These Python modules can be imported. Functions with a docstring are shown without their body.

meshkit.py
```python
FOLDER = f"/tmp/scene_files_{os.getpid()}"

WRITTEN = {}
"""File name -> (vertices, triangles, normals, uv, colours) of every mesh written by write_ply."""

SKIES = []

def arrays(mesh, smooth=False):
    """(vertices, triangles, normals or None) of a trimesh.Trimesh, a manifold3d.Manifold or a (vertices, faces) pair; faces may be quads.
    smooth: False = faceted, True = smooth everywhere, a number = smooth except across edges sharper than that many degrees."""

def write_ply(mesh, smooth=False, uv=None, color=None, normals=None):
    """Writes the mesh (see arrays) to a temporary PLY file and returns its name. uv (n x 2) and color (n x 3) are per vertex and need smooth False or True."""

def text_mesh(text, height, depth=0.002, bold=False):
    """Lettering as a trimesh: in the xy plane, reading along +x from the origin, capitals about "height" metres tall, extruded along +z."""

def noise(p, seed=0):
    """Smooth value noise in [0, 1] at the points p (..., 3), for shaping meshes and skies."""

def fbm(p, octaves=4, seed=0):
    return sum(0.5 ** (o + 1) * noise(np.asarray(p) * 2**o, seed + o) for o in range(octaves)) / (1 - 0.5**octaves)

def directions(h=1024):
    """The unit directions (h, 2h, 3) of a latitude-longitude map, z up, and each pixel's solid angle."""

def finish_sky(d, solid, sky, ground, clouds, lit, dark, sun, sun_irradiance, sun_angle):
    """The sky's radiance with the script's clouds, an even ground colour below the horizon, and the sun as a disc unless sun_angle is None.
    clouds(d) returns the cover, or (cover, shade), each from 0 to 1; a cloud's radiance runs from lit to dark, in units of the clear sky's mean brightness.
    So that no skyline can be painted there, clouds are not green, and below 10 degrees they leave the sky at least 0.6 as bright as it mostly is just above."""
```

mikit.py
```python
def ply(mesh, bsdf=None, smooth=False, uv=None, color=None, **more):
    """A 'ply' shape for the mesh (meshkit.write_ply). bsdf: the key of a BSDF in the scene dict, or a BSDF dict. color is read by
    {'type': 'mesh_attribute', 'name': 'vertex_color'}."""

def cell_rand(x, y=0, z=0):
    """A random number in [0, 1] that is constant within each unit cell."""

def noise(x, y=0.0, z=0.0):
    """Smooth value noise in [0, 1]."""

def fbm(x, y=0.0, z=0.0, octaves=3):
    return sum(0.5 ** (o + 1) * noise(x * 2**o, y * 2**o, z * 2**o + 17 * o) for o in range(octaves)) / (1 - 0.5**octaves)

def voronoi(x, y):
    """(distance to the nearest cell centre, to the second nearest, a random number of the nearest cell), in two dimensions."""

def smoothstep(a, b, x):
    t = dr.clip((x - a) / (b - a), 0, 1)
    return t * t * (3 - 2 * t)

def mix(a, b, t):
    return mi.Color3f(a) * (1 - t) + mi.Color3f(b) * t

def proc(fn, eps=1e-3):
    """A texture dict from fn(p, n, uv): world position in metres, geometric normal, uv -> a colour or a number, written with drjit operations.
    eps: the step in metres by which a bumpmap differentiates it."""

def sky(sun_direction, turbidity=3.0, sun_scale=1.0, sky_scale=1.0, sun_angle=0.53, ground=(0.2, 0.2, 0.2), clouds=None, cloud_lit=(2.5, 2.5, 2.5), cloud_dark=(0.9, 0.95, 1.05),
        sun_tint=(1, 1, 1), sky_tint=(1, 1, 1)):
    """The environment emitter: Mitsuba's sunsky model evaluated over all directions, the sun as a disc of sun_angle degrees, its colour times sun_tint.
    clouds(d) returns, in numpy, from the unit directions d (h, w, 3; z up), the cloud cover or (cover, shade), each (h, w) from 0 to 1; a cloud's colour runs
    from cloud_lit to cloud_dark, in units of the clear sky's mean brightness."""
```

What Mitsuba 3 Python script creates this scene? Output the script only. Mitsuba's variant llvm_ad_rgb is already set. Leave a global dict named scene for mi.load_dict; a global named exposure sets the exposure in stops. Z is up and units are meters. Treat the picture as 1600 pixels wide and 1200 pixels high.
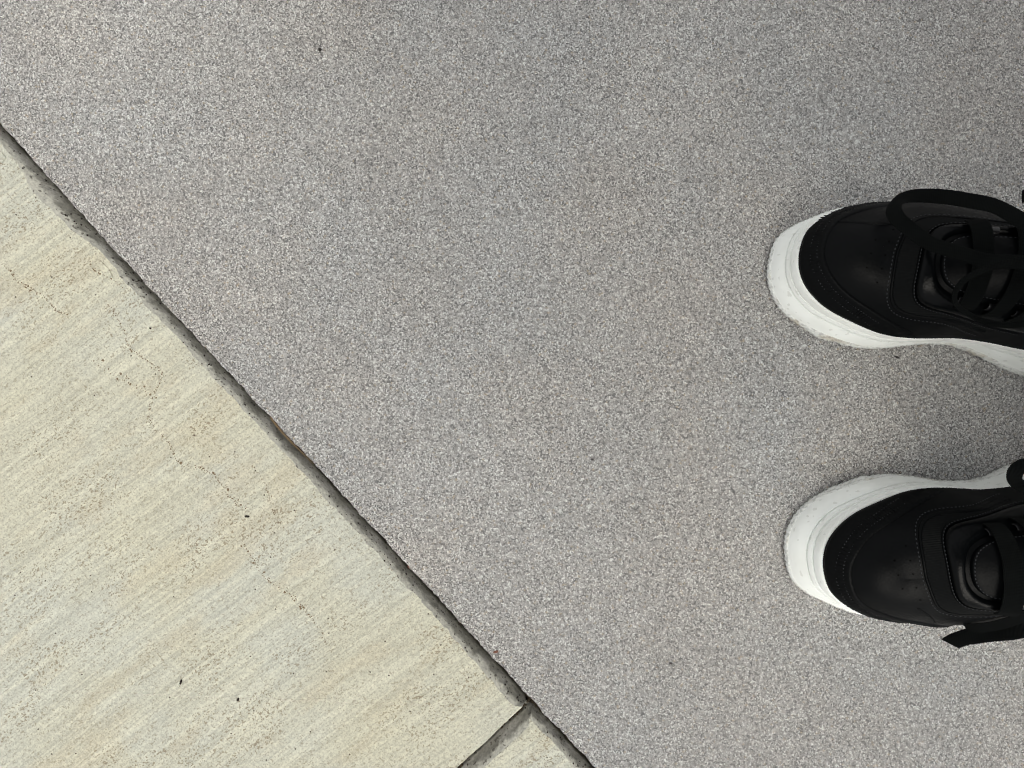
import math, random
import numpy as np, trimesh, manifold3d, shapely
import drjit as dr, mitsuba as mi
import mikit, meshkit
from mikit import noise, fbm, voronoi, smoothstep, mix, proc, cell_rand
from scipy.interpolate import CubicSpline, PchipInterpolator, LinearNDInterpolator
from scipy.ndimage import map_coordinates, gaussian_filter
from scipy.spatial import Delaunay
from shapely.geometry import Polygon, Point

T = mi.ScalarTransform4f
scene, labels = {'type': 'scene'}, {}
rng = np.random.default_rng(7)

# ---------------------------------------------------------------- camera, sky, exposure
CAM_Z = 0.445
scene['camera'] = {'type': 'perspective', 'fov': 86.83, 'fov_axis': 'x', 'near_clip': 0.005, 'far_clip': 500.0,
                   'to_world': T().look_at(origin=[0, 0, CAM_Z], target=[0, 0, 0], up=[0, 1, 0])}
scene['sky'] = mikit.sky((0.12, -0.46, 0.88), turbidity=4, sun_scale=0.42, sun_angle=34, sun_tint=(0.88, 1.0, 1.16), clouds=lambda d: 1.0,
                         cloud_lit=(2.0, 2.0, 2.0))
labels['sky'] = {'kind': 'structure'}
exposure = 2.0

# ---------------------------------------------------------------- frame of the kerb line
P0 = np.array([-0.421, 0.2142]); D = np.array([0.6780, -0.7351]); N = np.array([0.7351, 0.6780])
def ab(a, b):                                   # a along the joint, b into the concrete (metres)
    a, b = np.asarray(a, float), np.asarray(b, float)
    return P0 + a[..., None]*D - b[..., None]*N

# ---------------------------------------------------------------- materials
def rgb(*c): return {'type': 'rgb', 'value': list(c)}
def lum_noise(p, s): return noise(p.x*s, p.y*s, p.z*s)

def resin_color(p, n, uv):
    x, y = p.x + 0.0006*noise(p.x*260, p.y*260), p.y + 0.0006*noise(p.x*260, p.y*260, 5)
    d1, d2, r = voronoi(x*930, y*930)
    e1, e2, q = voronoi(x*1900 + 31.7, y*1900 + 11.3)
    tone = 0.185 + 0.455*r
    c = mi.Color3f(tone*1.012, tone*0.988, tone*0.957)
    c = dr.select(r > 0.88, mi.Color3f(0.74, 0.745, 0.72), c)
    c = dr.select((r > 0.42) & (r < 0.43), mi.Color3f(0.44, 0.35, 0.25), c)
    c = dr.select((r > 0.20) & (r < 0.27), mi.Color3f(0.12, 0.12, 0.12), c)
    c = dr.select((r > 0.60) & (r < 0.66), mi.Color3f(0.41, 0.385, 0.36), c)
    c = c*(0.82 + 0.36*q)
    gap = smoothstep(0.0, 0.22, d2 - d1)
    c = c*(0.38 + 0.62*gap)
    blotch = 0.90 + 0.10*fbm(p.x*9, p.y*9, 2.0, octaves=4) + 0.10*fbm(p.x*60, p.y*60, 1.0, octaves=3)
    warm = fbm(p.x*14 + 40, p.y*14, 3.0, octaves=2) - 0.5
    return c*blotch*mi.Color3f(1 + 0.05*warm, 1.0, 1 - 0.05*warm)
def resin_bump(p, n, uv):
    d1, d2, r = voronoi(p.x*930, p.y*930)
    return 0.00055*smoothstep(0.0, 0.35, d2 - d1)*(0.4 + r)
scene['mat_resin'] = {'type': 'twosided', 'b': {'type': 'bumpmap', 'scale': 1.0, 't': proc(resin_bump, eps=1.5e-4),
    'b': {'type': 'principled', 'base_color': proc(resin_color), 'roughness': 0.55, 'specular': 0.4}}}

SX, SY = math.cos(math.radians(37.5)), math.sin(math.radians(37.5))
def broom(p):
    wob = 0.0016*(noise(p.x*30, p.y*30, 4.0) - 0.5) + 0.010*(noise(p.x*5, p.y*5, 8.0) - 0.5)
    return p.x*SX + p.y*SY, -p.x*SY + p.y*SX + wob
def concrete_color(p, n, uv):
    s, t = broom(p)
    patch = fbm(s*13, t*17, 1.0, octaves=4)
    c = mix((0.452, 0.452, 0.378), (0.442, 0.455, 0.405), smoothstep(0.36, 0.70, patch))
    yellow = smoothstep(0.50, 0.72, fbm(s*12 + 9, t*34, 6.0, octaves=3))
    c = mix(c, (0.478, 0.468, 0.368), 0.32*yellow)
    fine = noise(s*24, t*900, 1.0) - 0.5
    mid = noise(s*14, t*330, 2.0) - 0.5
    wide = noise(s*7, t*95, 5.0) - 0.5
    c = c*(1 + 0.23*fine + 0.09*mid + 0.02*wide)
    pale = smoothstep(0.70, 0.86, noise(s*9 + 3, t*420, 12.0))
    c = mix(c, (0.58, 0.58, 0.49), 0.38*pale)
    worn = smoothstep(0.44, 0.70, fbm(s*18 + 20, t*46, 9.0, octaves=4))
    stain = smoothstep(0.54, 0.78, fbm(s*18 + 3, t*56, 3.0, octaves=4))
    c = mix(c, (0.43, 0.372, 0.262), 0.24*stain)
    grain = noise(p.x*850, p.y*850, 1.0)*0.55 + noise(p.x*1500, p.y*1500, 2.0)*0.45
    c = c*(0.76 + 0.48*grain)
    g2 = noise(s*620, t*1000, 7.0)*0.55 + noise(p.x*1250, p.y*1250, 3.0)*0.45
    pit = smoothstep(0.58, 0.84, g2 + 0.05*worn)
    c = mix(c, (0.19, 0.155, 0.105), pit*(0.46 + 0.30*worn))
    d1, d2, r = voronoi(p.x*62, p.y*62)
    speck = smoothstep(0.050, 0.030, d1)*dr.select(r > 0.86, 1.0, 0.0)
    return mix(c, (0.05, 0.042, 0.035), 0.9*speck)*mi.Color3f(0.985, 0.970, 0.940)
def concrete_bump(p, n, uv):
    s, t = broom(p)
    return (0.00035*noise(s*28, t*760, 1.0) + 0.0004*noise(s*11, t*230, 2.0)
            + 0.00025*noise(p.x*900, p.y*900, 1.0) - 0.0004*smoothstep(0.62, 0.78, noise(s*420, t*950, 7.0)))
scene['mat_concrete'] = {'type': 'twosided', 'b': {'type': 'bumpmap', 'scale': 1.0, 't': proc(concrete_bump, eps=2.5e-4),
    'b': {'type': 'principled', 'base_color': proc(concrete_color), 'roughness': 0.8, 'specular': 0.25}}}

def edge_color(p, n, uv):
    g = fbm(p.x*70, p.y*70, p.z*70, octaves=4)
    h = fbm(p.x*260, p.y*260, p.z*260 + 3, octaves=3)
    c = mix((0.18, 0.175, 0.150), (0.28, 0.272, 0.245), smoothstep(0.35, 0.65, g))
    out = smoothstep(0.0002, 0.0040, p.z + 0.006*(h - 0.5) + 0.003*(g - 0.5))
    c = mix(c, mix((0.34, 0.34, 0.305), (0.48, 0.47, 0.405), h), out)    # broken, paler lip of the slab
    c = c*(0.78 + 0.44*noise(p.x*800, p.y*800, p.z*800))
    pit = smoothstep(0.74, 0.84, noise(p.x*520, p.y*520, p.z*520))
    c = mix(c, (0.05, 0.043, 0.035), 0.7*pit)
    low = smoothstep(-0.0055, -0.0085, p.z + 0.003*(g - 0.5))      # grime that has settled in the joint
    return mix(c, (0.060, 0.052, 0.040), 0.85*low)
def edge_bump(p, n, uv):
    return 0.0026*fbm(p.x*190, p.y*190, p.z*190, octaves=4)
scene['mat_edge'] = {'type': 'twosided', 'b': {'type': 'bumpmap', 'scale': 1.0, 't': proc(edge_bump, eps=3e-4),
    'b': {'type': 'principled', 'base_color': proc(edge_color), 'roughness': 0.85, 'specular': 0.2}}}

def dirt_color(p, n, uv):
    return mix((0.022, 0.018, 0.013), (0.075, 0.058, 0.038), fbm(p.x*240, p.y*240, p.z*240, octaves=3))
scene['mat_dirt'] = {'type': 'twosided', 'b': {'type': 'principled', 'base_color': proc(dirt_color), 'roughness': 0.95, 'specular': 0.1}}

def leather_rough(p, n, uv): return 0.40 + 0.16*fbm(p.x*90, p.y*90, p.z*90, octaves=3)
def leather_bump(p, n, uv):
    return 0.00010*fbm(p.x*900, p.y*900, p.z*900, octaves=2) + 0.0002*fbm(p.x*90, p.y*90, p.z*90, octaves=2)
def leather(base, rough):
    return {'type': 'twosided', 'b': {'type': 'bumpmap', 'scale': 1.0, 't': proc(leather_bump, eps=3e-4),
        'b': {'type': 'principled', 'base_color': rgb(*base), 'roughness': rough, 'specular': 0.082}}}
scene['mat_leather'] = leather((0.0012, 0.0016, 0.0020), proc(leather_rough))
scene['mat_patent'] = leather((0.0016, 0.0020, 0.0024), 0.27)

def ribs(p, n, uv): return 0.00022*dr.sin(p.y*2*math.pi/0.0011)
scene['mat_webbing'] = {'type': 'twosided', 'b': {'type': 'bumpmap', 'scale': 1.0, 't': proc(ribs, eps=1.2e-4),
    'b': {'type': 'principled', 'base_color': rgb(0.0022, 0.0028, 0.0031), 'roughness': 0.6, 'specular': 0.1}}}
def weave_h(p):
    return dr.sin((p.x + p.y)*2*math.pi/0.0019)*dr.sin((p.x - p.y)*2*math.pi/0.0019)
def weave(p, n, uv): return 0.00045*weave_h(p)
def weave_color(p, n, uv):
    return mi.Color3f(0.0022, 0.0030, 0.0030)*(1 + 0.55*weave_h(p) + 0.8*(fbm(p.x*120, p.y*120, p.z*120) - 0.5))
scene['mat_lace'] = {'type': 'twosided', 'b': {'type': 'bumpmap', 'scale': 1.0, 't': proc(weave, eps=1.5e-4),
    'b': {'type': 'principled', 'base_color': proc(weave_color), 'roughness': 0.7, 'specular': 0.10}}}
scene['mat_thread'] = {'type': 'principled', 'base_color': rgb(0.022, 0.024, 0.027), 'roughness': 0.5, 'specular': 0.2}
scene['mat_hole'] = {'type': 'twosided', 'b': {'type': 'diffuse', 'reflectance': rgb(0.002, 0.002, 0.002)}}
scene['mat_eyelet'] = {'type': 'twosided', 'b': {'type': 'principled', 'base_color': rgb(0.008, 0.008, 0.009), 'roughness': 0.25, 'specular': 0.28}}

def rubber_color(p, n, uv):
    g = fbm(p.x*35, p.y*35, p.z*60, octaves=4)
    c = mix((0.815, 0.845, 0.815), (0.76, 0.785, 0.75), smoothstep(0.4, 0.7, g))
    spot = smoothstep(0.80, 0.86, noise(p.x*330, p.y*330, p.z*330))
    return mix(c, (0.40, 0.39, 0.35), 0.30*spot)
scene['mat_rubber'] = {'type': 'twosided', 'b': {'type': 'principled', 'base_color': proc(rubber_color), 'roughness': 0.42, 'specular': 0.35}}
def tread_color(p, n, uv):
    g = fbm(p.x*80, p.y*80, p.z*80, octaves=3)
    c = mix((0.70, 0.72, 0.69), (0.52, 0.49, 0.41), smoothstep(0.5, 0.8, g))
    pit = smoothstep(0.52, 0.70, noise(p.x*600, p.y*600, p.z*600))
    return c*(1 - 0.28*pit)
def tread_bump(p, n, uv): return 0.0007*noise(p.x*600, p.y*600, p.z*600)
scene['mat_tread'] = {'type': 'twosided', 'b': {'type': 'bumpmap', 'scale': 1.0, 't': proc(tread_bump, eps=2e-4),
    'b': {'type': 'principled', 'base_color': proc(tread_color), 'roughness': 0.7, 'specular': 0.25}}}
def denim(p, n, uv):
    return mix((0.020, 0.022, 0.028), (0.026, 0.028, 0.034), noise(p.x*900, p.y*900, p.z*500))
scene['mat_trousers'] = {'type': 'twosided', 'b': {'type': 'principled', 'base_color': proc(denim), 'roughness': 0.85, 'specular': 0.2}}
def knit(p, n, uv): return mix((0.018, 0.018, 0.019), (0.028, 0.028, 0.029), noise(p.x*500, p.y*500, p.z*900))
scene['mat_jacket'] = {'type': 'twosided', 'b': {'type': 'principled', 'base_color': proc(knit), 'roughness': 0.85, 'specular': 0.2}}
scene['mat_skin'] = {'type': 'twosided', 'b': {'type': 'principled', 'base_color': rgb(0.50, 0.32, 0.24), 'roughness': 0.5, 'specular': 0.4}}
scene['mat_hair'] = {'type': 'twosided', 'b': {'type': 'principled', 'base_color': rgb(0.025, 0.018, 0.013), 'roughness': 0.6, 'specular': 0.3}}
scene['mat_pit'] = {'type': 'twosided', 'b': {'type': 'diffuse', 'reflectance': rgb(0.17, 0.128, 0.085)}}
scene['mat_phone'] = {'type': 'twosided', 'b': {'type': 'principled', 'base_color': rgb(0.02, 0.02, 0.022), 'roughness': 0.3, 'specular': 0.5}}
scene['mat_straw'] = {'type': 'twosided', 'b': {'type': 'principled', 'base_color': rgb(0.17, 0.115, 0.06), 'roughness': 0.7, 'specular': 0.2}}
scene['mat_rust'] = {'type': 'twosided', 'b': {'type': 'principled', 'base_color': rgb(0.16, 0.075, 0.05), 'roughness': 0.8, 'specular': 0.2}}
scene['mat_crumb'] = {'type': 'twosided', 'b': {'type': 'principled', 'base_color': rgb(0.022, 0.019, 0.016), 'roughness': 0.8, 'specular': 0.2}}

def put(key, mesh, mat, smooth=35):
    scene[key] = mikit.ply(mesh, mat, smooth=smooth)
    return key

def grid_faces(rows, n, closed=True):
    return np.array([[i*n+j, i*n+(j+1) % n, (i+1)*n+(j+1) % n, (i+1)*n+j] for i in range(rows-1) for j in range(n if closed else n-1)])
def smooth_line(pts, step=0.001, closed=False):
    p = np.asarray(pts, float)
    t = np.r_[0, np.cumsum(np.linalg.norm(np.diff(p, axis=0), axis=1))]
    f = PchipInterpolator(t, p) if len(p) < 3 else CubicSpline(t, p)
    dense = f(np.linspace(0, t[-1], 400))
    s = np.r_[0, np.cumsum(np.linalg.norm(np.diff(dense, axis=0), axis=1))]
    k = max(int(s[-1]/step), 3)
    x = np.linspace(0, s[-1], k)
    return np.c_[tuple(np.interp(x, s, dense[:, i]) for i in range(dense.shape[1]))]

# ---------------------------------------------------------------- the grey resin-bound ground
a_fine = np.arange(-0.30, 1.10, 0.0012)
def edge_wander(a):                             # how far the ground's edge strays from the straight line
    q = np.c_[a*26, 0*a, 0*a]; w = np.c_[a*420, 0*a + 3, 0*a]; s = np.c_[a*90, 0*a + 9, 0*a]
    return 0.0020*(meshkit.fbm(q, 3) - 0.5) + 0.0018*(meshkit.fbm(s, 2) - 0.5) + 0.0011*(meshkit.noise(w) - 0.5) + 0.0020*np.exp(-((a - 0.14)/0.16)**2)
al = np.r_[-60, -20, -5, -1, a_fine, 1.6, 5, 20, 60]
wb = np.where((al > -0.4) & (al < 1.2), edge_wander(np.clip(al, -.4, 1.2)), 0.0)
top = np.c_[ab(al, wb + 0.0), 0*al]
lip = np.c_[ab(al, wb - 0.0012), 0*al + 0.0]
top[:, 2] = -0.0012
low = np.c_[ab(al, wb + 0.0002), 0*al - 0.05]
mid = np.c_[ab(al, 0*al - 0.03), 0*al]
far = np.c_[ab(al, 0*al - 60.0), 0*al]
rings = [low, top, lip, mid, far]
V = np.vstack(rings); n = len(al)
F = [[i*n+j, i*n+j+1, (i+1)*n+j+1, (i+1)*n+j] for i in range(4) for j in range(n-1)]
put('ground', (V, np.array(F)), 'mat_resin', False)
labels['ground'] = {'kind': 'structure', 'label': 'grey speckled resin bound stone surface'}

# soil below everything, out to the horizon on the concrete side
V = np.array([[-60, -60, -0.048], [60, -60, -0.048], [60, 60, -0.048], [-60, 60, -0.048]], float)
put('soil', (V, np.array([[0, 1, 2, 3]])), 'mat_dirt', False); labels['soil'] = {'kind': 'structure'}

# ---------------------------------------------------------------- concrete paving slabs
def rect_ring(a0, a1, b0, b1, inset, step, r=0.006):
    """points round a rectangle, offset inwards by inset(a, b, side) ; returns ab coordinates"""
    rect = Polygon([(a0, b0), (a1, b0), (a1, b1), (a0, b1)]).buffer(-r).buffer(r, quad_segs=4)
    L = rect.exterior.length; k = int(L/step)
    s = np.linspace(0, L, k, endpoint=False)
    p = np.array([rect.exterior.interpolate(x).coords[0] for x in s])
    q = np.array([rect.exterior.interpolate((x + 1e-4) % L).coords[0] for x in s])
    t = q - p; t /= np.linalg.norm(t, axis=1)[:, None]
    nin = np.c_[-t[:, 1], t[:, 0]] * (1 if rect.exterior.is_ccw else -1)
    return p, nin
def slab(key, a0, a1, b0, b1, step, dz=0.0, seed=0):
    p, nin = rect_ring(a0, a1, b0, b1, 0, step)
    q = np.c_[p*34 + seed*7.3, np.full(len(p), seed*3.1)]
    e = 0.0044*(meshkit.fbm(q, 4) - 0.5) + 0.0026*(meshkit.fbm(q*5, 4) - 0.5)
    q2 = np.c_[p*150, np.full(len(p), seed + 0.5)]
    e = e + 0.0026*(np.round(meshkit.noise(q*3.1)*4)/4 - 0.5)
    if seed == 1:                                # the chipped stretch by the upper left of the long edge
        near = p[:, 1] < b0 + 0.02
        e = e + near*(0.0050*np.exp(-((p[:, 0] - 0.083)/0.034)**4) - 0.0022*np.exp(-((p[:, 0] - 0.02)/0.02)**2) + 0.002*np.exp(-((p[:, 0] - 0.62)/0.04)**2))
    jag = 0.0016*(meshkit.fbm(q2, 3) - 0.5)
    prof = [(0, -0.046, 0, 0), (0, -0.0080, 0, .3), (0.0012, -0.0050, 0.05, 1), (0.0028, -0.0010, .2, 1), (0.0040, 0.0022, .5, 1), (0.0054, 0.0046, .85, 1), (0.0068, 0.0060, 1, 1)]
    rings = []
    rect_c = np.array([(a0 + a1)/2, (b0 + b1)/2])
    cross = np.abs(nin[:, 0]) > 0.7                # faces of the cross joints: shallower, and wider on the far slab
    wide = np.where(cross, np.where(nin[:, 0] > 0, 1.55, 0.45), 1.0)
    for li, (ins, z, we, wj) in enumerate(prof):
        ins = ins*wide; z = np.where(cross & (z < 0) & (z > -.04), z*0.45, z)
        rough = 0.0016*(meshkit.fbm(np.c_[p*210, np.full(len(p), seed + li*2.7)], 3) - 0.5)*(0 < li < 6)
        we = we*np.where(cross, 0.35, 1.0)
        o = np.maximum(ins + we*np.maximum(e, -0.004) + 0.6*wj*jag + 0.7*rough, 0)
        zz = z + dz + (wj*0.9*jag + 0.8*rough)*(z < .005)
        rings.append(np.c_[ab(*(p + nin*o[:, None]).T), zz])
    n = len(p)
    V = np.vstack(rings)
    F = [[i*n+j, i*n+(j+1) % n, (i+1)*n+(j+1) % n, (i+1)*n+j] for i in range(len(prof)-1) for j in range(n)]
    put(key + '__edge', (V, np.array(F)), 'mat_edge', 50)
    c = rings[-1]
    V = np.vstack([c, [c.mean(0)]])
    put(key, (V, np.array([[j, (j+1) % n, n] for j in range(n)])), 'mat_concrete', False)
J = 0.6455; LEN = 1.25; GAP = 0.0018; B0 = 0.0030
k = 0
for row, (b0, b1) in enumerate(((B0, B0 + 1.25), (B0 + 1.2518, B0 + 2.5))):
    for i in (-1, 0, -2, 1, 2):
        a0 = J + i*LEN + GAP/2 ; a1 = J + (i+1)*LEN - GAP/2
        fine = row == 0 and i in (-1, 0)
        name = 'pavement__slab' + ('' if k == 0 else f'_{k:03d}')
        slab(name, a0, a1, b0, b1, 0.0016 if fine else 0.008, dz=0.0 if i != 0 else -0.0006, seed=k + 1)
        k += 1
labels['pavement'] = {'kind': 'structure', 'label': 'pale broom finished concrete pavement slabs'}

# ---------------------------------------------------------------- dirt and moss packed in the joints
def lumps(centres, radii, sub=1, amp=0.5, seed=0):
    base = trimesh.creation.icosphere(subdivisions=sub)
    out = []
    for c, r in zip(centres, radii):
        v = base.vertices*(1 + amp*(meshkit.noise(base.vertices*2.3 + np.asarray(c)*997, seed)[:, None] - 0.5))
        out.append(trimesh.Trimesh(v*r + c, base.faces, process=False))
    return trimesh.util.concatenate(out)
cs, rs = [], []
for a in np.arange(-0.2, 1.0, 0.0011):
    w = meshkit.fbm(np.array([[a*30, 0.3, 1.0]]), 3)[0]
    if rng.random() < 0.25 + 0.9*w:
        b = rng.uniform(-0.0002, 0.0034)
        cs.append([*ab(a, b), -0.0135 + 0.006*w + rng.uniform(-.002, .001)]); rs.append(rng.uniform(.0006, .0016))
for a in np.arange(0.64, 0.72, 0.0006):                      # thicker beyond the cross joint
    b = rng.uniform(0.0004, 0.0060)*np.exp(-(a - .645)/.05)
    cs.append([*ab(a, b), -0.0085 + rng.uniform(-.002, .0015)]); rs.append(rng.uniform(.0005, .0014))
for b in np.arange(0.002, 0.40, 0.0010):
    w = meshkit.fbm(np.array([[b*26, 4.3, 1.0]]), 3)[0]
    if rng.random() < 0.2 + 0.9*w:
        cs.append([*ab(J + rng.uniform(-.0004, .0016), b), -0.0085 + 0.006*w + rng.uniform(-.002, .001)]); rs.append(rng.uniform(.0006, .0014))
for b in rng.normal(0.088, 0.006, 36):
    cs.append([*ab(J + rng.uniform(0.000, .0045), b), -0.004 + rng.uniform(-.003, .002)]); rs.append(rng.uniform(.0006, .0016))
put('joint_dirt', lumps(np.array(cs), rs), 'mat_dirt', True)
labels['joint_dirt'] = {'kind': 'stuff', 'label': 'dark soil and moss packed into the joints along the concrete', 'category': 'dirt'}

V, F = [], []
for i in (0,):
    c0, c1 = ab(J - .0012, B0 + .002), ab(J + .0035, B0 + .002); c2, c3 = ab(J + .0035, 1.25), ab(J - .0012, 1.25)
    put('pavement__joint', (np.array([[*c, -.0052] for c in (c0, c1, c2, c3)]), np.array([[0, 1, 2, 3]])), 'mat_edge', False)
def px(x, y): return np.array([(x - 800)/1900, (600 - y)/1900])
pit_base = trimesh.creation.icosphere(subdivisions=1)
def crack(key, pts, spread, density, big, wander=0.0030):
    """a wandering hairline with the little pits that have opened along it"""
    line = smooth_line(np.array([px(*p) for p in pts]), .0006)
    Vs, Fs, cnt = [], [], 0
    q = np.c_[line*90, 0*line[:, 0]]
    line = line + wander*np.c_[meshkit.fbm(q, 3) - .5, meshkit.fbm(q + 31, 3) - .5]
    for p in line:
        for _ in range(rng.poisson(density)):
            r = rng.uniform(.00020, .00042) if rng.random() > big else rng.uniform(.0005, .0009)
            o = p + rng.normal(0, spread, 2)*(0.3 if r < .0004 else 1)
            v = pit_base.vertices*(1 + .8*(meshkit.noise(pit_base.vertices*2 + o[0]*999)[:, None] - .5))*[r*rng.uniform(.8, 1.7), r, .00012]
            t = rng.uniform(0, 3.14); v = v @ np.array([[math.cos(t), math.sin(t), 0], [-math.sin(t), math.cos(t), 0], [0, 0, 1]])
            Vs.append(v + [*o, 0.00602]); Fs.append(pit_base.faces + cnt); cnt += len(v)
    put(key, (np.vstack(Vs), np.vstack(Fs)), 'mat_pit', True); labels[key] = {'kind': 'stuff', 'label': 'wandering brown hairline crack with open pits'}
crack('pavement__slab__crack', [(20,418),(38,440),(60,452),(85,470),(97,486),(120,492)], .0016, 1.1, .10)
crack('pavement__slab__crack_001', [(170,470),(200,520),(230,560),(262,585),(257,600),(245,665),(272,690),(280,712),(330,735),(370,780),(390,792)], .0018, .75, .05)
crack('pavement__slab__crack_002', [(380,830),(400,872),(435,910),(455,920),(475,940),(500,975),(512,1000)], .0018, .75, .07)
crack('pavement__slab__crack_003', [(395,720),(412,742),(425,768),(432,800),(445,818)], .0010, .7, .03)
crack('pavement__slab__crack_004', [(150,560),(185,585),(215,600),(250,620)], .0030, .35, .15)
crack('pavement__slab__crack_005', [(150,412),(152,420),(170,432),(186,440),(200,452)], .0002, .8, .0, .0008)
crack('pavement__slab__crack_006', [(4,240),(3,252),(12,260),(22,262)], .0002, .8, .0, .0006)
def flake(key, pts, h):
    """a thin flake of the surface that has lifted at the slab's edge"""
    poly = Polygon([px(*p) for p in pts]).buffer(.0004).buffer(-.0004)
    m = trimesh.creation.extrude_polygon(poly, h, engine='earcut')
    m.apply_translation([0, 0, .0059])
    put(key, m, 'mat_concrete', 30)
flake('pavement__slab__flake', [(153,404),(160,418),(174,428),(186,438),(180,424),(168,412)], .0009)
flake('pavement__slab__flake_001', [(4,240),(5,253),(15,259),(21,252),(14,243)], .0010)
gs, gr = [], []
for _ in range(230):                             # grit lying on the slab's broken edge
    a, b = rng.uniform(-.08, .9), rng.uniform(.0035, .0095)
    gs.append([*ab(a, b), np.interp(b, [.003, .0045, .007, .0098], [-.0085, -.004, .002, .006])]); gr.append(rng.uniform(.0003, .0008))
put('joint_grit', lumps(np.array(gs), gr), 'mat_crumb', True)
labels['joint_grit'] = {'kind': 'stuff', 'label': 'dark grit caught on the broken edge of the concrete', 'category': 'grit'}

# ---------------------------------------------------------------- sneakers
OF = np.array([
 (306,2,298,2),(302,24,293,18),(285,42,276,29),(255,50,250,35),(228,50.5,225,37),(205,46.5,203,37),(183,41.2,183,37),(168,38.2,170,37),(154,38.4,154,37.8),(140,41,140,39.5),
 (120,47.3,120,44),(101,53.2,101,47.2),(81.5,55.3,82,47.8),(62,54.3,63.7,44.7),(44,50.3,45.8,40.4),(26,42.5,31,34),(14,33.7,20,25.7),(6.5,23.4,13.2,16.2),(2.3,12,10,6.4),(1.2,-2,9.4,-5.2),
 (3.2,-14.8,12.4,-17.7),(10.3,-25.5,21.5,-28.6),(25,-37.2,35.4,-38.7),(41,-47.6,51,-45.5),(58,-55,69.5,-51.2),(80,-59.5,88,-57.2),(105,-61,110,-59.5),(140,-59.5,142,-58.5),(180,-55,180,-49),
 (220,-50.5,220,-43),(258,-47,252,-38),(285,-38,277,-29),(302,-19,293,-15)], float)/1000
def outline(n, du):
    c = np.vstack([OF, OF[:1]])
    t = np.r_[0, np.cumsum(np.linalg.norm(np.diff(c[:, :2], axis=0), axis=1))]
    p = CubicSpline(t, c, bc_type='periodic')(np.linspace(0, t[-1], n, endpoint=False))
    O, F = p[:, :2].copy(), p[:, 2:].copy()
    F[:, 0] += du*np.clip((0.2 - F[:, 0])/0.1, 0, 1)
    return O, F
ZT = PchipInterpolator([0.0,.05,.07,.09,.11,.13,.15,.18,.21,.25,.31], [.064,.066,.071,.078,.086,.094,.102,.117,.130,.136,.125])
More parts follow.
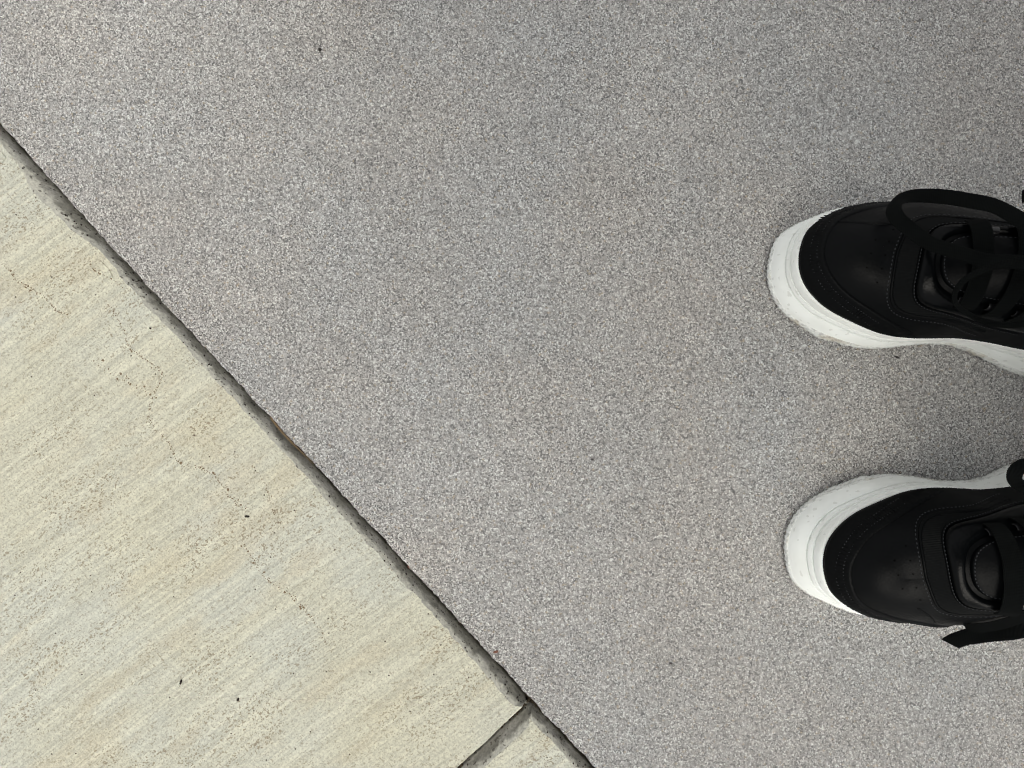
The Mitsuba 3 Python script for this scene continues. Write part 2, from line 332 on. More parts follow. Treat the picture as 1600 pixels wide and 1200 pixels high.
VC = PchipInterpolator([0.0,.06,.11,.14,.18,.25,.31], [-.002,-.002,-.006,-.0075,-.0055,0,0])
PW = PchipInterpolator([0,.06,.10,.14,.2,.31], [3.0,3.0,2.5,2.1,1.8,1.8])
Z0 = PchipInterpolator([0,.05,.12,.18,.24,.31], [.034,.033,.031,.030,.037,.042])
def upper_grid(n, m, du):
    O, F = outline(n, du)
    us = .5*((F[:,0]+.052) + np.sqrt((F[:,0]-.052)**2 + .022**2))
    us = .5*((us+.262) - np.sqrt((us-.262)**2 + .02**2))
    S = np.c_[us, VC(us)]
    r = 1 - np.linspace(0, 1, m+1)**1.3
    P = S[None] + (F - S)[None]*r[:, None, None]
    z0 = Z0(F[:,0]); f = 1 - r[:, None]**PW(us)[None]
    return np.dstack([P, z0[None] + (ZT(us) - z0)[None]*f])
def crease(u, m):                                # soft unevenness of worn leather
    q = np.c_[np.ravel(u)*42, np.ravel(m)*42, 0*np.ravel(u) + 2.0]
    return (0.0011*(meshkit.fbm(q, 3) - 0.5)).reshape(np.shape(u))

CAP = np.array([(115,45.4),(97,43.2),(80,40.5),(66,36.6),(49,31),(35,24),(26,16),(20.4,6),(19.2,-3),(20.8,-13),(26.5,-22.5),(37.5,-31),(58,-41.8),(72,-48.2),(87,-54.2),(102,-58.6)])/1000
WEBOUT = np.array([(150,33),(130,33.2),(112,33.6),(99,34.6),(86,35),(75,32.6),(66.5,26),(62,15),(61,3),(62.5,-12),(66,-22),(72,-28),(80,-31),(93,-32),(110,-32),(130,-31),(150,-30)])/1000
WEBIN = np.array([(150,30.5),(125,30.8),(104,30.4),(91,29.6),(82,26.5),(76.5,20),(74.2,9),(74,-5),(75.5,-15),(81,-22.5),(90,-25.6),(105,-26.8),(130,-26.5),(150,-26)])/1000
PIPE = np.array([(170,21.5),(150,21.5),(125,22),(111,22.2),(97,19.8),(88.5,15),(84,8),(82.5,0),(83.5,-9),(88,-16),(96,-19.8),(110,-21),(130,-21.5),(150,-21),(170,-20.5)])/1000
EYEOUT = np.array([(170,30.5),(150,30.5),(125,30.8),(104,30.4),(91,29.6),(82,26.5),(76.5,20),(74.2,9),(74,-5),(75.5,-15),(81,-22.5),(90,-25.6),(105,-26.8),(130,-26.5),(150,-26.5),(170,-27)])/1000

def make_shoe(key, origin, side, ang, du, kind):
    c, s = math.cos(ang), math.sin(ang)
    E1, E2 = np.array([c, -s*side]), np.array([-s, -c*side])
    def W(p):                                    # shoe coordinates (u back, m medial, z up) to world
        p = np.asarray(p, float)
        spring = 0.0018*np.clip((.040 - p[:, 0])/.040, 0, 1)**1.5*np.clip(1 - p[:, 2]/.036, 0, 1)   # the toe lifts a little
        return np.c_[origin + p[:, :1]*E1 + p[:, 1:2]*E2, p[:, 2] + spring]
    flip = np.cross(E1, E2) < 0
    def add(name, V, F, mat, smooth=True):
        F = np.asarray(F)
        put(f'{key}__{name}', (W(V), F[:, ::-1] if flip else F), mat, smooth)
    def shift(p):                                # features sit du further back towards the toe of this shoe
        p = np.array(p, float); p[:, 0] += du*np.clip((.2 - p[:, 0])/.1, 0, 1); return p

    # --- sole: tread band, then midsole with two grooves
    n = 1400
    O, Fe = outline(n, du)
    z0 = Z0(Fe[:, 0])
    cum = np.r_[0, np.cumsum(np.linalg.norm(np.diff(O, axis=0), axis=1))]
    nrm = np.roll(O, -1, 0) - np.roll(O, 1, 0); nrm /= np.linalg.norm(nrm, axis=1)[:, None]
    nrm = np.c_[nrm[:, 1], -nrm[:, 0]]
    nrm *= np.sign(((O - [0.15, 0])*nrm).sum(1))[:, None]
    ball = np.exp(-((O[:, 0] - 0.062)/0.026)**4)*(O[:, 1] > 0) + 0.55*np.exp(-((O[:, 0] - .19)/.05)**4)*(O[:, 1] > 0)
    hb = 0.0058 + 0.0052*ball                    # height of the tread band
    lug = np.sign(np.sin(cum*2*np.pi/0.0046))*0.00035 + 0.0022*ball*(meshkit.noise(np.c_[cum*190, 0*cum, 0*cum + side]) - 0.3)
    rows = []
    for k_, zf in enumerate(np.linspace(0, 1, 9)):
        jit = 0.00042*(meshkit.noise(np.c_[cum*800, 0*cum + k_*1.7, 0*cum + side*5]) - 0.5)
        off = lug*(1 - zf)**0.5 + jit + 0.0007*math.sin(math.pi*zf) - 0.0014*max(0, 1 - zf/.25)**2
        rows.append(np.c_[O + nrm*(off[:, None] - 0.02*zf*0.01), zf*hb])
    rows.insert(0, np.c_[O - nrm*0.02, 0*cum + 0.0002])
    rows.append(np.c_[O - nrm*0.0016, hb + 0.0003])
    add('outsole', np.vstack(rows), grid_faces(len(rows), n), 'mat_tread')
    prof = [(.04, .00), (.05, .03), (.08, .06), (.20, .22), (.38, .36), (.52, .455), (.575, .50), (.60, .515), (.665, .495), (.63, .54), (.64, .575), (.70, .64), (.745, .685), (.835, .68), (.78, .73), (.79, .78), (.84, .90), (.90, .985), (.97, 1.0)]
    rows = []
    for t, zf in prof:
        P = O + (Fe - O)*t
        z = hb - 0.0006 + (z0 + 0.0008 - hb)*zf
        soft = 0.00025*(meshkit.fbm(np.c_[P*60, z*60 + side], 2) - 0.5)
        rows.append(np.c_[P + nrm*soft[:, None], z])
    rows.append(np.c_[Fe - nrm*0.0012, z0 + 0.0002]); rows.append(np.c_[Fe - nrm*0.006, z0 - 0.004])
    add('midsole', np.vstack(rows), grid_faces(len(rows), n), 'mat_rubber', 60)

    # --- leather upper
    G = upper_grid(720, 64, du)
    G[..., 2] += crease(G[..., 0], G[..., 1])*np.clip(np.arange(len(G))/6, 0, 1)[:, None]
    first = G[:1].copy(); first[..., 2] -= 0.006
    G = np.concatenate([first, G])
    add('upper', G.reshape(-1, 3), grid_faces(len(G), 720), 'mat_leather')
    # height field of the upper for everything that lies on it
    H = upper_grid(480, 60, du).reshape(-1, 3)
    gu, gm = np.arange(0, .30, .0005), np.arange(-.066, .058, .0005)
    U, M = np.meshgrid(gu, gm, indexing='ij')
    Zg = LinearNDInterpolator(H[:, :2], H[:, 2])(U, M)
    Zg = np.where(np.isnan(Zg), 0.031, Zg) + crease(U, M)
    Gu, Gm = np.gradient(gaussian_filter(Zg, 1.5), .0005)
    def samp(A, u, m): return map_coordinates(A, [np.asarray(u)/.0005, (np.asarray(m) + .066)/.0005], order=1, mode='nearest')
    def on(u, m, off):
        """points over the upper, lifted by off along its normal"""
        z = samp(Zg, u, m); a, b = samp(Gu, u, m), samp(Gm, u, m)
        nn = np.c_[-a, -b, np.ones_like(a)]; nn /= np.linalg.norm(nn, axis=1)[:, None]
        return np.c_[u, m, z] + nn*np.reshape(off, (-1, 1)), nn
    def patch(name, poly, thick, mat, bevel=0.0011, step=0.0018, extra=None, smooth=True):
        poly = Polygon(poly).buffer(0)
        if poly.geom_type != 'Polygon': poly = max(poly.geoms, key=lambda g: g.area)
        pts = []
        for d, st in ((0, .0007), (bevel*.22, .0007), (bevel*.6, .0008), (bevel, .001), (bevel*1.7, .0014)):
            g = poly.buffer(-d)
            for q in getattr(g, 'geoms', [g]):
                if q.is_empty: continue
                L = q.exterior.length
                pts.append(np.array([q.exterior.interpolate(x).coords[0] for x in np.linspace(0, L, max(int(L/st), 8), endpoint=False)]))
        inner = poly.buffer(-bevel*2.4)
        if not inner.is_empty:
            x0, y0, x1, y1 = inner.bounds
            X, Y = np.meshgrid(np.arange(x0, x1, step), np.arange(y0, y1, step)); X = X.ravel(); Y = Y.ravel()
            ok = shapely.contains_xy(inner, X, Y)
            pts.append(np.c_[X, Y][ok])
        P = np.vstack(pts); P = np.unique(np.round(P, 7), axis=0)
        tri = Delaunay(P).simplices
        cen = P[tri].mean(1)
        tri = tri[shapely.contains_xy(poly.buffer(1e-6), cen[:, 0], cen[:, 1])]
        a, b_, c_ = P[tri[:, 0]], P[tri[:, 1]], P[tri[:, 2]]
        area = np.cross(b_ - a, c_ - a)
        tri = np.where((area < 0)[:, None], tri[:, ::-1], tri)[np.abs(area) > 1e-12]
        d = shapely.distance(poly.exterior, shapely.points(P))
        q = np.clip(d/bevel, 0, 1)
        off = -0.0003 + (thick + 0.0003)*np.sqrt(np.clip(1 - (1 - q)**2, 0, 1))
        if extra is not None: off = off + extra(P, d)
        V, _ = on(P[:, 0], P[:, 1], off)
        add(name, V, tri, mat, smooth)
        return poly
    def stitches(name, line, off, length=0.0022, gap=0.0012, r=0.0004, sink=0.0001, cross=0.0):
        line = smooth_line(line, 0.0004)
        t = np.gradient(line, axis=0); t /= np.linalg.norm(t, axis=1)[:, None]
        nl = np.c_[-t[:, 1], t[:, 0]]
        per = int((length + gap)/.0004); k0 = int(length/.0004)
        cap = trimesh.creation.icosphere(subdivisions=1)
        Vs, Fs, cnt = [], [], 0
        for i in range(0, len(line) - k0, per):
            A, B = line[i] - nl[i]*cross, line[i+k0] + nl[i+k0]*cross
            (pa,), (na,) = [x for x in on(A[:1], A[1:], off - sink)]
            (pb,), (nb,) = [x for x in on(B[:1], B[1:], off - sink)]
            ax = pb - pa; L = np.linalg.norm(ax); ax /= L
            bx = np.cross(na, ax); bx /= np.linalg.norm(bx)
            R = np.c_[ax, bx, np.cross(ax, bx)]
            v = cap.vertices*[L/2, r, r*0.9]
            Vs.append((pa + pb)/2 + v @ R.T); Fs.append(cap.faces + cnt); cnt += len(v)
        if Vs:
            add(name, np.vstack(Vs), np.vstack(Fs), 'mat_thread')
            labels[f'{key}__{name}'] = {'kind': 'stuff'}

    # toe cap with gathered leather along its seam
    seam = smooth_line(shift(CAP), .0008)
    _, Fd = outline(1400, du)
    i0 = np.argmin(np.linalg.norm(Fd - seam[0], axis=1)); i1 = np.argmin(np.linalg.norm(Fd - seam[-1], axis=1))
    lo, hi = sorted((i0, i1))
    arc = Fd[lo:hi+1]
    Sref = np.array([.09, -.004])
    arc = Sref + (arc - Sref)*0.993
    if np.linalg.norm(arc[0] - seam[-1]) > np.linalg.norm(arc[-1] - seam[-1]): arc = arc[::-1]
    sl = shapely.LineString(seam)
    def gathers(P, d):
        q = shapely.points(P); ds = shapely.distance(sl, q); a = shapely.line_locate_point(sl, q)
        w = np.exp(-((ds - .0042)/.0030)**2)
        return 0.00048*w*np.sin(a*2*np.pi/0.0021 + 2*np.sin(a*300)) - 0.00035*np.exp(-((ds - .0030)/.0008)**2) - 0.00025*np.exp(-((ds - .0056)/.0008)**2)
    patch('toe_cap', np.vstack([seam, arc]), 0.0015, 'mat_leather', bevel=.0009, step=.0011, extra=gathers)
    tt = np.gradient(seam, axis=0); tt /= np.linalg.norm(tt, axis=1)[:, None]; nl = np.c_[-tt[:, 1], tt[:, 0]]
    sgn = np.sign((nl[len(nl)//2]*[-1, 0]).sum())
    core = slice(50, len(seam) - 58)
    stitches('toe_cap__stitching', (seam + sgn*nl*.0029)[core][::6], .0011, .0016, .0010)
    stitches('toe_cap__stitching_001', (seam + sgn*nl*.0055)[core][::6], .0012, .0016, .0010)
    Vs, Fs, cnt = [], [], 0                      # the leather is gathered in small pleats across the two rows
    ball0 = trimesh.creation.icosphere(subdivisions=1)
    for i in range(64, len(seam) - 82, 3):
        A, B = seam[i] + sgn*nl[i]*.0020, seam[i] + sgn*nl[i]*rng.uniform(.0062, .0085)
        (pa,), (na,) = on(A[:1], A[1:], .0013); (pb,), _ = on(B[:1], B[1:], .0011)
        ax = pb - pa; L = np.linalg.norm(ax); ax /= L
        bx = np.cross(na, ax); bx /= np.linalg.norm(bx)
        v = ball0.vertices*[L/2, rng.uniform(.00055, .0009), .00055]
        Vs.append((pa + pb)/2 + v @ np.c_[ax, bx, np.cross(ax, bx)].T); Fs.append(ball0.faces + cnt); cnt += len(v)
    add('toe_cap__pleats', np.vstack(Vs), np.vstack(Fs), 'mat_leather'); labels[f'{key}__toe_cap__pleats'] = {'kind': 'stuff'}
    if kind == 'right':                          # side seam of the vamp on the outer side
        line = smooth_line(shift(np.array([(25.5,-22.0),(38.7,-20.4),(53.6,-21.6),(66,-25.5)])/1000), .001)
        tv = np.gradient(line, axis=0); tv /= np.linalg.norm(tv, axis=1)[:, None]; nv = np.c_[-tv[:, 1], tv[:, 0]]*.0008
        patch('seam', np.vstack([line + nv, (line - nv)[::-1]]), .0008, 'mat_leather', bevel=.0007)
    else:
        line = smooth_line(shift(np.array([(55,-24.5),(63,-32),(76.5,-46.5)])/1000), .001)
        tv = np.gradient(line, axis=0); tv /= np.linalg.norm(tv, axis=1)[:, None]; nv = np.c_[-tv[:, 1], tv[:, 0]]*.0006
        patch('seam', np.vstack([line + nv, (line - nv)[::-1]]), .0006, 'mat_leather', bevel=.0005)
    # ribbed band round the throat with a rolled edge on its outside, then the padded eyestay, then the tongue
    wo, wi = smooth_line(shift(WEBOUT)), smooth_line(shift(WEBIN))
    patch('webbing', np.vstack([wo, wi[::-1]]), .0004, 'mat_webbing', bevel=.0006)
    to = np.gradient(wo, axis=0); to /= np.linalg.norm(to, axis=1)[:, None]; no = np.c_[-to[:, 1], to[:, 0]]
    so = np.sign((no[len(no)//2]*[-1, 0]).sum())
    patch('webbing__binding', np.vstack([wo - so*no*.0004, (wo + so*no*.0014)[::-1]]), .0012, 'mat_leather', bevel=.0009)
    stitches('webbing__stitching', (wo + so*no*.0026)[::6], .0000, .0018, .0011, sink=-.0001)
    eo, pi_ = smooth_line(shift(EYEOUT)), smooth_line(shift(PIPE))
    patch('eyestay', np.vstack([eo, pi_[::-1]]), .0036, 'mat_patent', bevel=.0036, step=.0012)
    te = np.gradient(eo, axis=0); te /= np.linalg.norm(te, axis=1)[:, None]; ne = np.c_[-te[:, 1], te[:, 0]]
    se = np.sign((ne[len(ne)//2]*[-1, 0]).sum())
    patch('eyestay__binding', np.vstack([eo - se*ne*.0002, (eo + se*ne*.0015)[::-1]]), .0014, 'mat_leather', bevel=.0008)
    stitches('eyestay__stitching', (eo + se*ne*.0006)[::6], .0014, .0014, .0011, r=.00035)
    tp = np.gradient(pi_, axis=0); tp /= np.linalg.norm(tp, axis=1)[:, None]; npp = np.c_[-tp[:, 1], tp[:, 0]]
    sp_ = np.sign((npp[len(npp)//2]*[1, 0]).sum())
    inner = pi_ + sp_*npp*.0022
    patch('tongue', inner[6:-6], .0030, 'mat_leather', bevel=.0022, step=.0014)
    stitches('tongue__stitching', (inner + sp_*npp*.0016)[10:-10:6], .0028, .0016, .0010)
    # perforations of the vamp
    holes = shift(np.array([(45.2,-8),(54,-8.3),(44,2.0),(53.5,1.4),(44.2,11.8),(53.4,11),(54.2,20.2),(55.6,-17.4)])/1000)
    disc = trimesh.creation.icosphere(subdivisions=1)
    Vs, Fs, cnt = [], [], 0
    for h in holes:
        (p,), (nn,) = [x for x in on(h[:1], h[1:], .00005)]
        ax = np.cross(nn, [0, 1, 0]); ax /= np.linalg.norm(ax)
        R = np.c_[ax, np.cross(nn, ax), nn]
        Vs.append(p + (disc.vertices*[.00060, .00060, .0002]) @ R.T); Fs.append(disc.faces + cnt); cnt += len(disc.vertices)
    add('perforations', np.vstack(Vs), np.vstack(Fs), 'mat_hole'); labels[f'{key}__perforations'] = {'kind': 'stuff'}

    # eyelet loops
    spots = [(108,22.5),(127.5,22),(148,22),(107,-20.5),(127,-20.5),(148,-20)]
    for i, (u, m) in enumerate(spots):
        q = shift(np.array([[u, m]])/1000)[0]
        (p,), (nn,) = [x for x in on(q[:1], q[1:], .0032)]
        th = np.linspace(-0.15, math.pi + 0.15, 13)
        sec = [np.c_[0*th + x, np.cos(th)*.0030*w_, np.sin(th)*.0022*w_] for x, w_ in ((-.0052, .80), (-.0048, 1), (0, 1.08), (.0048, 1), (.0052, .80))]
        v = np.vstack(sec)
        ax = np.array([1, 0, 0]) - nn*nn[0]; ax /= np.linalg.norm(ax)
        R = np.c_[ax, np.cross(nn, ax), nn]
        add('eyelet' + (f'_{i:03d}' if i else ''), p + v @ R.T, grid_faces(5, 13, False), 'mat_eyelet')

    # laces
    count = [0]
    def lace(path, width=.0085, thick=.0009, up=None, name='lace', cut=None):
        """a flat woven ribbon along path; up: the face's normal at each path point"""
        path = np.asarray(path, float)
        t = np.r_[0, np.cumsum(np.linalg.norm(np.diff(path, axis=0), axis=1))]
        k_ = max(int(t[-1]/.0016), 12); x = np.linspace(0, t[-1], k_)
        P = CubicSpline(t, path)(x)
        up = np.tile([0, 0, 1.0], (len(path), 1)) if up is None else np.asarray(up, float)
        Up = PchipInterpolator(t, up)(x)
        q = np.c_[x*55, 0*x + count[0]*2.7, 0*x + side]
        soft = np.clip(np.minimum(x, t[-1] - x)/.02, 0, 1)[:, None]
        P = P + 0.0016*soft*np.c_[meshkit.noise(q) - .5, meshkit.noise(q + 11) - .5, meshkit.noise(q + 23) - .5]
        Up = Up/np.linalg.norm(Up, axis=1)[:, None] + 0.55*soft*np.c_[meshkit.noise(q*.8 + 5) - .5, meshkit.noise(q*.8 + 15) - .5, 0*x]
        tan = np.gradient(P, axis=0); tan /= np.linalg.norm(tan, axis=1)[:, None]
        sd = np.cross(Up, tan); sd /= np.linalg.norm(sd, axis=1)[:, None]
        Un = np.cross(tan, sd)
        w = width*(1 + 0.07*(meshkit.noise(np.c_[x*130, 0*x, 0*x + count[0]*3.3]) - 0.5))
        sec = np.array([(-.5, 0), (-.47, .35), (-.38, .5), (0, .56), (.38, .5), (.47, .35), (.5, 0), (.47, -.35), (.38, -.5), (0, -.56), (-.38, -.5), (-.47, -.35)])
        V = P[:, None] + sec[None, :, :1]*(w[:, None]*sd)[:, None] + sec[None, :, 1:]*thick*Un[:, None]
        if cut is not None:                      # slanting cut end at the start of the path
            fall = np.exp(-x/.012)[:, None, None]
            V = V + fall*sec[None, :, :1]*cut*tan[:, None]
        ns = len(sec)
        F = [q for q in grid_faces(k_, ns)]
        V = np.vstack([V.reshape(-1, 3), V[0].mean(0), V[-1].mean(0)])
        a0, a1 = k_*ns, k_*ns + 1
        tri = [[a0, j, (j+1) % ns] for j in range(ns)] + [[a1, (k_-1)*ns + (j+1) % ns, (k_-1)*ns + j] for j in range(ns)]
        F = np.array(F); F = np.vstack([F[:, [0, 1, 2]], F[:, [0, 2, 3]], tri])[:, ::-1]
        add(name + (f'_{count[0]:03d}' if count[0] else ''), V, F, 'mat_lace', 40)
        count[0] += 1
    def over(u, m, h):
        q = shift(np.array([[u, m]])/1000)[0]
        (p,), _ = on(q[:1], q[1:], h); return p
    for u, skew, wid in ((104.5, 9, .0118), (126, 6, .0105), (146, 5, .0105)):
        pts = [over(u + skew*(m + 2)/48, m, h) for m, h in ((25.5, .0040), (21, .0072), (14, .0066), (6, .0062), (-4, .0062), (-13, .0066), (-21, .0074), (-26.5, .0044))]
        lace(pts, wid, .0014, up=[over(u + skew*(m + 2)/48, m, 1.0) - over(u + skew*(m + 2)/48, m, 0) for m in (25.5, 21, 14, 6, -4, -13, -21, -26.5)])
    def mm(P): return shift(np.array(P, float)/1000)
    knot = lumps(mm([(150, 2, 118), (154, 7, 119), (155, -3, 119)]), [.009, .007, .007], sub=2, amp=.3)
    add('lace_knot', np.array(knot.vertices), knot.faces, 'mat_lace')
    if kind == 'right':
        lace(mm([(150,1,120),(135,-6,117),(121.4,-13.6,113),(107.7,-22,108),(97.1,-30.9,100),(88.2,-36.3,90),(78.7,-40.6,80),(67.1,-42.5,73),(57.3,-40.2,70),(50,-33.8,71.5),(47.4,-26.3,74.5),(50.2,-19.5,78),(57.6,-13,82),(69.1,-4.9,87),(82.8,-.9,92),(94.7,2.2,97),(125,2,110),(148,2,119)]), .0094,
             up=[(-.2,.2,.95)]*7 + [(-.1,.1,.95),(-.35,-.2,.8),(-.75,-.2,.55),(-.7,.1,.65),(-.4,.2,.85),(-.3,.2,.9),(-.2,.1,1),(-.15,0,1),(-.3,0,1),(-.4,0,.9),(-.4,0,.9)])
        lace(mm([(150,4,122),(128,5,124),(107.2,5.2,123),(97.5,8.5,112),(91.7,12.5,104),(89,16.7,97),(89.3,23.5,91),(95.5,31,86),(110,36,82),(125.4,38,86),(137.1,35,93),(147,24,106),(151,8,118)]), .0042)
        lace(mm([(152,-4,121),(150,-25,108),(146,-44,88),(150,-60,66),(160,-72,45),(172,-78,28)]), .0085, name='lace')
    else:
        lace(mm([(83.2,-61.7,50),(93.7,-53.8,58),(103,-49.2,66),(109,-45.1,74),(114.5,-39.4,84),(121,-31.4,96),(132,-20,107),(148,-4,118)]), .0102, up=[(-.25,.38,.85)]*5 + [(-.2,.2,.9)]*3, cut=-.0040)
        lace(mm([(93,-50.0,55.0),(99.5,-44.6,66),(105.8,-37.2,78),(112,-28.4,89),(119.5,-16.9,101),(133,-8,110),(150,-1,118)]), .0085, up=[(-.1,.1,1)]*7)
        lace(mm([(150,4,120),(140,32,117),(131,58,113),(123,71.5,108),(118.3,73.5,101),(115.5,71,95.5),(114.2,66,92),(116.4,59.5,90),(121.7,55.5,90.5),(130,48,97),(142,26,110),(150,6,118)]), .0080,
             up=[(.2,.3,.9)]*2 + [(.2,.35,.85)] + [(0,.5,.8),(-.3,.5,.7),(-.6,.3,.6),(-.7,0,.6),(-.4,-.2,.8)] + [(0,0,1)]*4)

make_shoe('sneaker', np.array([(1197-800)/1900, (600-405)/1900]), 1, math.radians(12.0), 0.0, 'right')
make_shoe('sneaker_001', np.array([0.22234414, -0.14411346]), -1, math.radians(9.95), 0.005, 'left')
labels['sneaker'] = {'label': 'black leather sneaker with a lace loop flopped over its side, upper of the two', 'category': 'shoe', 'group': 'black and white sneakers'}
labels['sneaker_001'] = {'label': 'black leather sneaker with a lace end hanging off its side, lower of the two', 'category': 'shoe', 'group': 'black and white sneakers'}

# ---------------------------------------------------------------- the wearer, bending forward just outside the frame
def limb(chain, refine=0.012):
    """one continuous surface round a chain / tree of (point, radius) bones"""
    m = None
    for (p, r), (q, s) in chain:
        b = manifold3d.Manifold.batch_hull([manifold3d.Manifold.sphere(r, 24).translate(list(map(float, p))), manifold3d.Manifold.sphere(s, 24).translate(list(map(float, q)))])
        m = b if m is None else m + b
    m = m.refine_to_length(refine)
    d = m.to_mesh()
    t = trimesh.Trimesh(d.vert_properties[:, :3], d.tri_verts, process=True)
    return trimesh.smoothing.filter_taubin(t, iterations=14)
def shoe_pt(o, side, ang, u, m, z):
    c, s = math.cos(ang), math.sin(ang)
    q = o + u*np.array([c, -s*side]) + m*np.array([-s, -c*side]); return np.array([*q, z])
AR = lambda u, m, z: shoe_pt(np.array([(1197-800)/1900, (600-405)/1900]), 1, math.radians(12), u, m, z)
AL = lambda u, m, z: shoe_pt(np.array([.22234, -.14411]), -1, math.radians(9.95), u, m, z)
bones = []
for A_, sy in ((AR, 1), (AL, -1)):
    an, kn, hp = A_(.245, 0, .155), np.array([.425, .115*sy - .005, .52]), np.array([.70, .085*sy - .01, .84])
    bones += [((an, .060), (kn, .070)), ((kn, .072), (hp, .100))]
bones += [(((.71, .075, .86), .105), ((.71, -.095, .86), .105))]
put('person__trousers', limb(bones), 'mat_trousers', True)
sh = [np.array([.27, .165, 1.05]), np.array([.27, -.185, 1.05])]
bones = [(((.67, .065, .90), .11), ((.33, .075, 1.04), .122)), (((.67, -.085, .90), .11), ((.33, -.095, 1.04), .122)), (((.67, .065, .90), .11), ((.67, -.085, .90), .11)),
         (((.33, .075, 1.04), .122), ((.33, -.095, 1.04), .122)), ((sh[0], .066), (sh[1], .066)), ((sh[0], .064), ((.45, .09, .99), .10)), ((sh[1], .064), ((.45, -.11, .99), .10)),
         (((.28, -.01, 1.09), .062), ((.22, -.01, 1.12), .056))]
WR = [np.array([.035, .118, .515]), np.array([.035, -.118, .515])]
for i, sy in ((0, 1), (1, -1)):
    el = np.array([.215, .25*sy - .005, .765])
    bones += [((sh[i], .060), (el, .047)), ((el, .047), (WR[i], .033))]
put('person__jacket', limb(bones), 'mat_jacket', True)
# head looking down, bare hands closed on the sides of the phone
bones = [(((.25, -.01, 1.105), .050), ((.165, -.01, 1.115), .052)), (((.12, -.01, 1.135), .083), ((.10, -.01, 1.12), .081)), (((.115, -.01, 1.12), .070), ((.145, -.01, 1.045), .045)),
         (((.105, -.01, 1.035), .010), ((.112, -.01, 1.018), .011)), (((.135, .072, 1.11), .015), ((.145, .077, 1.10), .012)), (((.135, -.092, 1.11), .015), ((.145, -.097, 1.10), .012))]
put('person__head', limb(bones, .006), 'mat_skin', True)
for i, sy in ((0, 1), (1, -1)):
    bones = []; w = WR[i]; palm = np.array([.010, .100*sy, .478])
    bones += [((w + [.01, 0, .012], .026), (w, .025)), ((w, .025), (palm, .021))]
    for k_, (dx, r) in enumerate(((-.030, .0085), (-.010, .009), (.010, .009), (.030, .008))):
        k0 = palm + [dx*.8, .004*sy, -.004]; k1 = np.array([dx - .006, .094*sy, .4495]); k2 = np.array([dx - .010, .074*sy, .4395 + .012])
        bones += [((k0, r*1.15), (k1 + [0, 0, .004], r)), ((k1 + [0, 0, .004], r), (k2 + [0, .012*sy, .0015], r*.85))]
    th0, th1, th2 = palm + [.020, -.004*sy, .006], np.array([.018, .078*sy, .482]), np.array([.004, .058*sy, .4735])
    bones += [((th0, .012), (th1, .0105)), ((th1, .0105), (th2, .0085))]
    put('person__hand' + ('_001' if i else ''), limb(bones, .004), 'mat_skin', True)
bones = [(((.125, -.01, 1.155), .086), ((.095, -.01, 1.135), .080)), (((.175, -.01, 1.14), .066), ((.13, -.01, 1.155), .085))]
put('person__hair', limb(bones, .008), 'mat_hair', True)
ph = manifold3d.Manifold.batch_hull([manifold3d.Manifold.cylinder(.008, .010, .010, 24).translate([x, y, .4545]) for x in (-.027, .027) for y in (-.064, .064)])
put('phone', ph, 'mat_phone', 30)
labels['phone'] = {'label': 'dark slim phone held level above the ground in both hands, beyond the picture', 'category': 'phone'}
labels['person'] = {'label': 'person wearing the black sneakers and bending over them, beyond the right edge of the picture', 'category': 'person'}

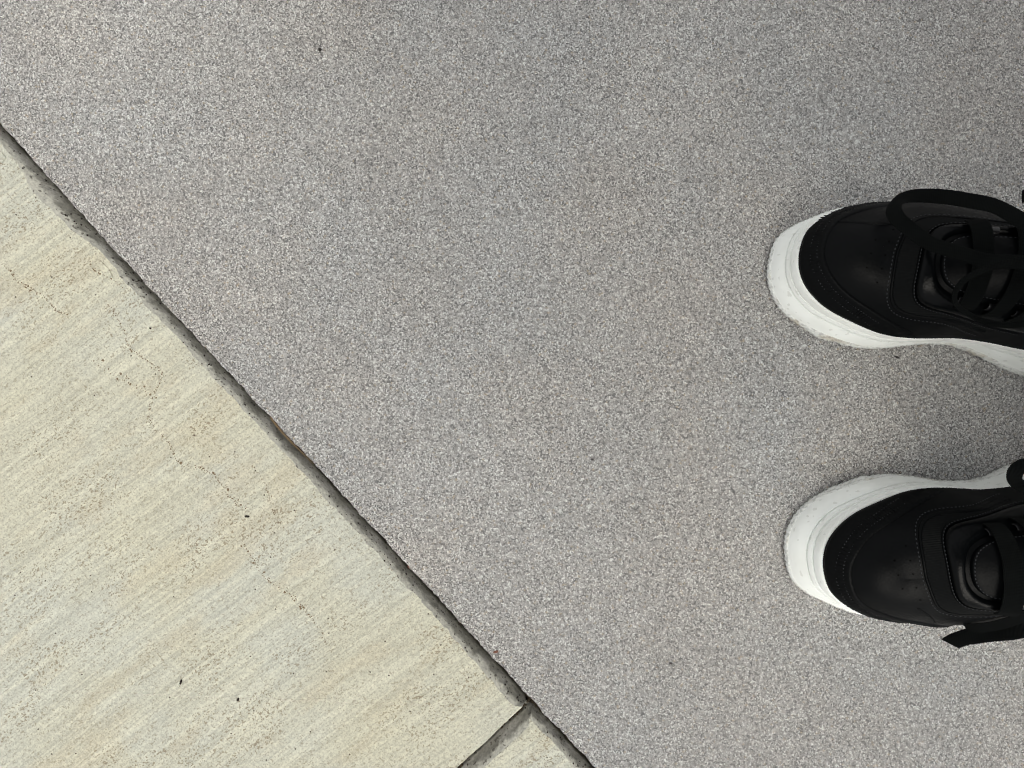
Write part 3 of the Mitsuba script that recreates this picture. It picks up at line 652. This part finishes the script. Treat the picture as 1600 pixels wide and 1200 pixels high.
# ---------------------------------------------------------------- small litter
def crumb(name, x, y, size, z, label, mat='mat_crumb', cat='crumb', rot=0.0, group=None):
    m = trimesh.creation.icosphere(subdivisions=2)
    v = m.vertices*(1 + 0.7*(meshkit.noise(m.vertices*1.9 + x) - .5)[:, None])*np.asarray(size)/2
    c, s = math.cos(rot), math.sin(rot)
    v = v @ np.array([[c, s, 0], [-s, c, 0], [0, 0, 1]]) + [*px(x, y), z + size[2]*0.42]
    key = name; i = 1
    while key in scene: key = f'{name}_{i:03d}'; i += 1
    put(key, trimesh.Trimesh(v, m.faces, process=False), mat, True)
    labels[key] = {'label': label, 'category': cat}
ZC = 0.0060
crumb('crumb', 500, 78, (.0028, .0026, .0014), 0, 'tiny black crumb lying on the grey ground near the top of the picture')
crumb('crumb', 925, 718, (.0024, .0015, .0010), 0, 'tiny dark crumb on the grey ground just right of the picture centre')
crumb('crumb', 1401, 558, (.0048, .0016, .0010), 0, 'thin dark crumb on the grey ground below the arch of the upper sneaker', rot=-.4)
crumb('crumb', 1048, 1036, (.0026, .0018, .0010), 0, 'small dark crumb on the grey ground below and left of the lower sneaker')
crumb('leaf_scrap', 775, 1018, (.0036, .0020, .0012), 0, 'small red brown leaf scrap on the grey ground beside the joint', 'mat_rust', 'leaf scrap', rot=.3)
crumb('leaf_scrap', 640, 888, (.0046, .0024, .0016), -.003, 'red brown leaf scrap caught in the long joint', 'mat_rust', 'leaf scrap', rot=-.6)
crumb('seed', 392, 804, (.0040, .0017, .0013), ZC, 'black elongated seed lying on the pale concrete near its middle', cat='seed', rot=-.15)
crumb('seed', 290, 1059, (.0016, .0042, .0013), ZC, 'dark upright seed lying on the lower part of the concrete', cat='seed', rot=-.25)
crumb('seed', 378, 1086, (.0018, .0026, .0012), ZC, 'small black seed low on the concrete, right of another seed', cat='seed', rot=-.5)
crumb('seed', 243, 514, (.0017, .0015, .0010), ZC, 'round black seed on the concrete close to the long joint', cat='seed')

def stem(name, pts, r, label):
    p = smooth_line(pts, .003)
    t = np.gradient(p, axis=0); t /= np.linalg.norm(t, axis=1)[:, None]
    a = np.cross(t, [0, 0, 1.0]); a /= np.linalg.norm(a, axis=1)[:, None]; b = np.cross(t, a)
    th = np.arange(6)*math.pi/3
    rr = r*(1 - .7*np.linspace(0, 1, len(p))**2)
    V = p[:, None] + rr[:, None, None]*(np.cos(th)[None, :, None]*a[:, None] + np.sin(th)[None, :, None]*b[:, None])
    put(name, (V.reshape(-1, 3), grid_faces(len(p), 6)), 'mat_straw', True)
    labels[name] = {'label': label, 'category': 'stem'}
stem('grass_stem', [[*px(421, 652), -.002], [*px(440, 674), .0004], [*px(463, 699), -.0006], [*px(488, 727), -.004]], .0007, 'dry brown grass stem lying in the long joint')
